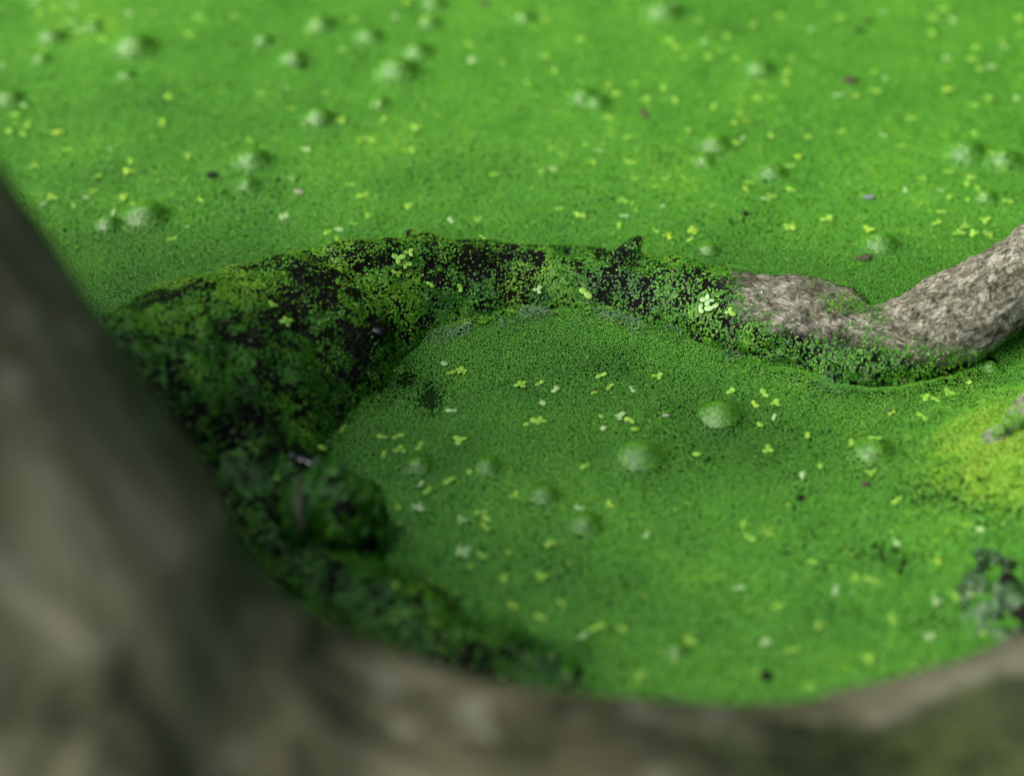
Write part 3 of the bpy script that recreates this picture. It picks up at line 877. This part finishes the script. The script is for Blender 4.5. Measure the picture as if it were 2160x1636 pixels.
# ------------------------------------------------------------------ floating scraps
def chip_mesh(L, W, H, seed):
    r = random.Random(seed)
    v, t = ball((0, 0, 0), 1.0, 6)
    v = v + (vnoise(v + seed * 3.7, .9, seed)[:, None] - .5) * v * .9
    v = np.sign(v) * np.abs(v) ** .8
    return np_mesh('chip', v * np.array([L / 2, W / 2, H / 2]), t)
CHIPS = [(447, 370, 24, 14, 0, 'black leaf scrap floating above the stacked pair of bubbles'), (642, 138, 22, 10, 0, 'black speck in the weed right of a bubble at the top'), (1830, 45, 22, 9, 0, 'upper of two dark scraps at the top right'),
         (1812, 64, 24, 9, 0, 'lower of two dark scraps at the top right'), (1793, 168, 30, 18, 1, 'purple-brown leaf scrap in the upper right weed'), (1358, 240, 12, 28, 1, 'upright brown bit of husk above the log bend'),
         (1020, 9, 20, 14, 1, 'brown scrap at the top edge'), (632, 405, 20, 11, 2, 'pale pinkish petal scrap right of the stacked bubbles'), (1832, 415, 28, 10, 3, 'pale greyish sliver in the weed above the branch'),
         (1822, 543, 34, 12, 1, 'long brown bark scrap beside the bubble by the grey branch'), (1573, 450, 12, 8, 0, 'tiny black speck behind the log hump'), (1405, 875, 16, 7, 2, 'thin pinkish sliver left of the round bright bubble'),
         (1826, 1020, 18, 10, 1, 'dark brown scrap under the smooth bubble near the sunny patch'), (1617, 1425, 24, 20, 0, 'round black seed floating close to the near root'), (1878, 866, 12, 8, 1, 'reddish-brown speck below the dip of the log'),
         (1250, 822, 12, 5, 1, 'orange-brown speck on a plant in the middle of the pool'), (1690, 1052, 10, 16, 0, 'black sliver in the thin weed of the pool'), (300, 365, 10, 6, 1, 'small tan scrap in the weed near the left trunk'), (1030, 1400, 40, 26, 0, 'black filler in the dark hole in the weed by the near root')]  # last one: black body filling the dark hole in the weed
CM = [M_CHIP_DARK, M_CHIP_BROWN, M_CHIP_PALE, M_CHIP_LILAC]
for k, (x, y, wp, hp, mi, lab) in enumerate(CHIPS):
    c0 = wat(x, y, .0006)
    sc = pxm(c0)
    o = link('plant_scrap', chip_mesh(wp / sc, hp / sc / .65, min(wp, hp) / sc * .45, k + 2), CM[mi], None, c0)
    o.rotation_euler = (random.uniform(-.2, .2), random.uniform(-.2, .2), random.uniform(-.4, .4))
    tag(o, lab, 'scrap', 'scraps floating in the weed')

# ------------------------------------------------------------------ larger duckweed plants: photograph x, y, number of fronds, colour
PL = """5,18,2,1 70,5,2,0 82,30,2,1 113,17,2,1 150,12,2,0 162,20,2,1 150,48,2,0 168,66,3,0 195,40,2,1 126,68,2,1 217,83,3,1 273,30,3,0 325,31,3,1 421,36,2,1 500,38,2,1 400,73,3,1 2,137,2,0 52,221,2,0 35,241,2,1 359,207,3,1 345,257,2,1 92,108,1,1
649,68,3,1 746,42,3,1 857,5,3,2 832,36,3,0 895,46,2,2 990,95,3,1 998,127,3,0 1060,133,2,1 720,106,2,1 688,197,2,1 617,231,3,1 800,225,2,1 720,255,3,1 812,251,2,1 605,185,1,0 555,197,2,1 1065,25,2,1
1147,17,2,1 1150,42,3,1 1227,84,3,1 1148,119,3,1 1172,150,2,1 1110,177,2,1 1222,172,2,1 1280,180,2,2 1302,198,3,1 1365,210,3,1 1398,187,2,1 1403,207,2,1 1424,214,2,1 1340,176,2,1 1420,27,2,0 1472,46,3,1 1410,85,3,1 1428,100,3,2 1443,122,2,1 1484,87,2,0 1520,106,2,1 1494,122,3,1 1552,125,3,1 1535,78,3,1 1588,53,3,1 1505,225,2,1 1562,240,3,1 1572,252,2,1 1598,207,3,1 1612,175,2,1 1282,250,2,1
1646,36,3,1 1730,10,2,1 1776,38,3,1 1864,25,2,0 1993,20,3,1 1971,38,3,1 2010,45,2,0 1965,72,3,1 2060,100,3,1 2050,125,3,1 2068,147,3,1 2090,140,2,0 1997,124,3,0 2115,86,2,1 2120,101,2,0 2150,38,3,1 2152,75,2,1 1998,190,3,2 2088,207,3,1 2056,222,3,1 2145,207,1,0 1922,250,3,1 1672,123,2,1 1660,155,3,1 1656,175,2,1 1630,206,2,1 1840,152,2,1 1866,165,2,0 1845,190,2,1 1805,202,2,1 1768,200,2,0 1710,60,2,0
18,280,3,1 58,266,3,1 50,284,2,1 122,279,4,2 143,315,2,1 232,315,1,0 72,350,3,1 278,340,2,1 272,362,3,2 205,374,2,1 107,417,3,1 92,432,2,0 195,405,3,1 182,417,1,0 263,415,3,1 155,434,2,1 397,329,3,1 340,264,2,1 423,421,2,1 393,478,1,0 362,505,2,1 240,450,2,0 285,441,2,1 525,297,2,1
879,270,3,1 867,316,3,1 763,296,2,1 786,296,2,1 648,315,2,0 740,390,3,1 617,377,2,0 766,413,2,1 862,435,3,1 600,457,4,0 780,455,3,1 745,472,2,1 717,484,1,0 690,489,2,1 950,466,2,0 1007,462,3,1 1047,368,2,1 1018,508,2,1 712,505,2,2
1165,313,2,1 1185,325,1,1 1167,358,3,0 1143,361,1,1 1250,343,3,2 1265,316,2,0 1274,303,1,1 1236,305,1,1 1331,342,2,1 1335,374,2,1 1327,401,2,1 1403,377,3,1 1387,392,3,2 1315,423,4,1 1333,432,2,1 1398,434,1,0 1341,444,1,1 1317,455,2,0 1445,380,2,1 1452,275,3,1 1225,455,4,1 1180,440,2,1 1306,477,2,1 1384,487,2,1 1408,498,3,2 1463,487,4,2 1548,258,2,1 1550,302,2,1 1567,292,1,0 1582,385,2,1 1574,400,2,2 1615,420,2,0 1458,506,2,1 1325,290,2,1
1627,288,2,1 1703,290,3,1 1775,277,2,1 1684,330,3,2 1667,350,2,1 1862,287,2,0 1900,308,2,1 2055,283,2,1 2090,330,3,1 1947,377,3,1 2003,364,2,1 1910,402,2,0 1985,402,2,0 2048,375,3,1 2043,390,2,1 2064,399,2,1 2005,417,2,1 2043,421,2,1 2127,423,2,1 1988,446,2,1 1978,472,2,1 2078,464,3,1 2022,490,3,1 2037,477,3,1 2055,492,3,1 2085,495,4,1 1668,402,2,1 1627,415,2,1 1747,463,3,1 1665,480,4,1 1833,484,3,2
975,783,5,1 937,767,1,0 951,788,2,1 1098,810,4,1 1138,808,2,1 1174,823,2,0 952,867,2,0 1145,850,1,0 1138,888,4,1 1109,895,1,1 970,928,3,1 845,948,3,1 838,920,2,1 808,922,2,1 885,940,2,1 807,957,2,1 722,903,2,1 946,1014,2,1 990,995,1,1 890,1022,2,0 903,1035,2,1 790,1022,2,1 1086,1045,3,1 843,1069,2,1 880,1070,4,0 1015,1080,2,1 1234,982,2,1 1222,1073,2,0
1268,792,2,1 1286,815,2,1 1333,821,2,0 1250,828,2,1 1388,793,3,1 1307,878,3,0 1332,885,2,1 1268,878,1,1 1273,903,1,0 1340,905,1,1 1543,827,2,1 1590,853,2,2 1610,830,2,1 1636,852,3,1 1632,880,2,0 1603,895,1,1 1706,918,2,1 1622,948,3,1 1470,958,1,1 1690,1003,2,0 1730,983,1,1 1286,1066,3,1 1660,1065,1,1
1873,825,2,1 1952,837,3,1 1975,842,2,1 2000,828,3,1 2043,801,2,1 2070,848,2,1 1946,878,2,1 2002,863,1,1 1877,870,2,2 1916,923,4,1 1800,938,2,1 1846,934,2,1 1838,997,3,1 1890,1055,2,1 2027,974,2,2 2043,1015,3,2 2062,1043,4,2 2098,1042,4,2 2148,1052,3,1 2150,820,2,2
843,1103,1,1 975,1097,3,0 1026,1093,1,1 1023,1110,2,1 976,1163,4,0 1012,1172,2,1 1073,1165,1,1 1060,1218,3,1 1143,1215,3,1 1162,1145,3,1 1082,1276,2,1 1183,1270,2,1 1142,1300,2,1 1228,1342,2,0 1258,1322,2,1 833,1240,1,1
1363,1126,2,0 1565,1104,2,1 1624,1127,3,1 1581,1133,2,1 1559,1238,2,0 1640,1277,4,1 1312,1325,3,1 1455,1351,3,1 1617,1352,3,0 1672,1372,2,1 1731,1318,3,1 1765,1243,2,0 1715,1182,2,1 1350,1420,2,1 1710,1450,3,1
1805,1218,3,1 1837,1222,2,1 1882,1305,2,1 1960,1340,3,0 1830,1387,3,1 1976,1268,3,0 2020,1256,3,1 2044,1253,3,0 2041,1104,3,1 2068,1116,1,0 1890,1143,2,0 1980,1184,1,2 2075,1332,2,1
600,682,4,1 572,648,3,1 1495,635,4,0 1507,652,2,0 1478,655,2,0 850,560,4,1 832,580,3,1 862,535,3,1 838,545,3,1 905,600,2,1 970,610,2,1 1135,612,3,0 1235,618,2,1 1540,660,3,1 590,1010,2,1 672,945,1,1"""
pl = [tuple(int(v) for v in q.split(',')) for q in PL.split()]

def frond_mesh(seed):
    r = random.Random(seed)
    k, V, T = 12, [], []
    L, W = r.uniform(.92, 1.08), r.uniform(.62, .76)
    rings = ((1.0, 0.0), (.96, .16), (.62, .30))
    for f, z in rings:
        for j in range(k):
            t = 2 * math.pi * j / k
            x, y = math.cos(t), math.sin(t) * (1 + .10 * math.cos(t))
            V.append((L * f * x, W * f * y, z * .38))
    for i in range(2):
        for j in range(k):
            a, b = i * k + j, i * k + (j + 1) % k
            T += [[a, b, b + k], [a, b + k, a + k]]
    V.append((0, 0, .13)); V.append((0, 0, -.10))
    for j in range(k):
        T.append([36, 24 + j, 24 + (j + 1) % k]); T.append([37, (j + 1) % k, j])
    me = np_mesh('frond', np.array(V), np.array(T))
    me.materials.append(M_FROND)
    return me
FM = [frond_mesh(i) for i in range(5)]
HUES = [((.40, .64, .26), 'whitish green'), ((.31, .60, .075), 'lime green'), ((.38, .62, .06), 'yellow-green')]

marks = [(x, y, where) for c0, R, where, x, y, rp in bubbles]
marks += [(1670, 590, "the log's grey hump"), (1350, 495, 'the knob on the log'), (870, 480, 'the raised stub behind the log'), (600, 620, 'the bare black patch on the log'), (2110, 900, 'the bare twig'), (2130, 1150, 'the scummy rotten wood'),
          (650, 975, 'the black beetle'), (1617, 1425, 'the black seed'), (447, 370, 'the black leaf scrap'), (632, 405, 'the pinkish petal scrap'), (1793, 168, 'the purple-brown scrap'), (1358, 240, 'the brown husk'),
          (1832, 415, 'the greyish sliver'), (1905, 1187, 'the dark hole in the weed'), (1822, 64, 'the two dark scraps'), (1250, 1480, 'the near root edge'), (1900, 1450, 'the light rim of the root')]
ORD = ['nearest', 'second', 'third', 'fourth', 'fifth', 'sixth', 'seventh', 'eighth', 'ninth']
info = []
for x, y, nf, hu in pl:
    mk = min(marks, key=lambda m: math.hypot(m[0] - x, (m[1] - y) * 1.3))
    dx, dy = x - mk[0], (y - mk[1]) * 1.3
    if math.hypot(dx, dy) < 16: di = 'on'
    elif abs(dx) > abs(dy): di = 'left of' if dx < 0 else 'right of'
    else: di = 'beyond' if dy < 0 else 'in front of'
    info.append([x, y, nf, hu, mk[2], di, math.hypot(dx, dy)])
NW = {1: 'single-frond', 2: 'two-frond', 3: 'three-frond', 4: 'four-frond', 5: 'five-frond'}
seen = {}
for q in sorted(info, key=lambda q: q[6]):
    seen.setdefault((q[2], q[3], q[4], q[5]), []).append(q)
for q in info:
    same = seen[(q[2], q[3], q[4], q[5])]
    name = f'{HUES[q[3]][1]} {NW[q[2]]} duckweed {q[5]} {q[4]}'.replace('whitish green', 'whitish').replace('lime green', 'lime')
    if len(same) > 1:
        name += f', {ORD[min(same.index(q), 8)]}'
    q.append(name)
zmat = KDTree(len(P)) if False else None
def ground_z(p):
    z = .0005
    for c0, R, *_ in bubbles:
        d = math.hypot(p[0] - c0[0], p[1] - c0[1])
        if d < 2 * R: z = max(z, BH * R * math.exp(-1.3 * (d / R) ** 2.8) + .0005)
    return z
for x, y, nf, hu, mk, di, dd, lab in info:
    c0 = wat(x, y, .0004)
    org = Vector(CAM); dr = Vector(ray(x, y)).normalized()
    h_, nn_, _, ds_ = LOGBVH.ray_cast(org, dr)
    onlog = h_ is not None and h_.z > .0012 and (Vector(c0) - org).length > ds_
    nrm = Vector((0, 0, 1))
    if onlog:
        c0 = np.array(h_) + np.array(nn_) * .0012
        nrm = (nn_ + Vector((0, 0, 1.0))).normalized()
    else:
        c0[2] = ground_z(c0)
        # lies on the mound of the sunlit patch
        t1 = np.clip(((c0[:2] - m0[:2]) @ ab) / (ab @ ab), 0, 1)
        c0[2] += .0055 * math.exp(-(np.linalg.norm(c0[:2] - m0[:2] - t1 * ab) / .013) ** 2)
    root = empty('duckweed_plant', c0)
    root.rotation_mode = 'QUATERNION'
    root.rotation_quaternion = nrm.to_track_quat('Z', 'Y')
    tag(root, lab, 'duckweed', 'larger duckweed plants scattered over the mat')
    a0 = random.uniform(0, 6.28)
    base = (.00150 if nf == 1 else .00122) * random.uniform(.85, 1.12)
    col = HUES[hu][0]
    if nf == 1: angs = [(a0, 0.0)]
    elif nf == 2: angs = [(a0, .78), (a0 + random.uniform(1.9, 3.2), .78)]
    elif nf == 3: angs = [(a0, .92), (a0 + random.uniform(1.8, 2.3), .92), (a0 + random.uniform(3.9, 4.5), .86)]
    elif nf == 4: angs = [(a0 + i * 1.57 + random.uniform(-.25, .25), 1.05) for i in range(4)]
    else: angs = [(a0 + i * 1.256 + random.uniform(-.2, .2), 1.15) for i in range(5)]
    for i, (an, rd) in enumerate(angs):
        o = bpy.data.objects.new('frond', random.choice(FM))
        COL.objects.link(o)
        o.parent = root
        sz = base * random.uniform(.75, 1.15)
        o.location = (math.cos(an) * rd * sz, math.sin(an) * rd * sz, i * .00010)
        o.rotation_euler = (random.uniform(-.15, .15), random.uniform(-.16, .10), an)
        o.scale = (sz, sz, sz)
        j = random.uniform(.82, 1.15)
        o.color = (min(1, col[0] * j * random.uniform(.9, 1.1)), min(1, col[1] * j), col[2] * j, 1)
print('plants', len(info))
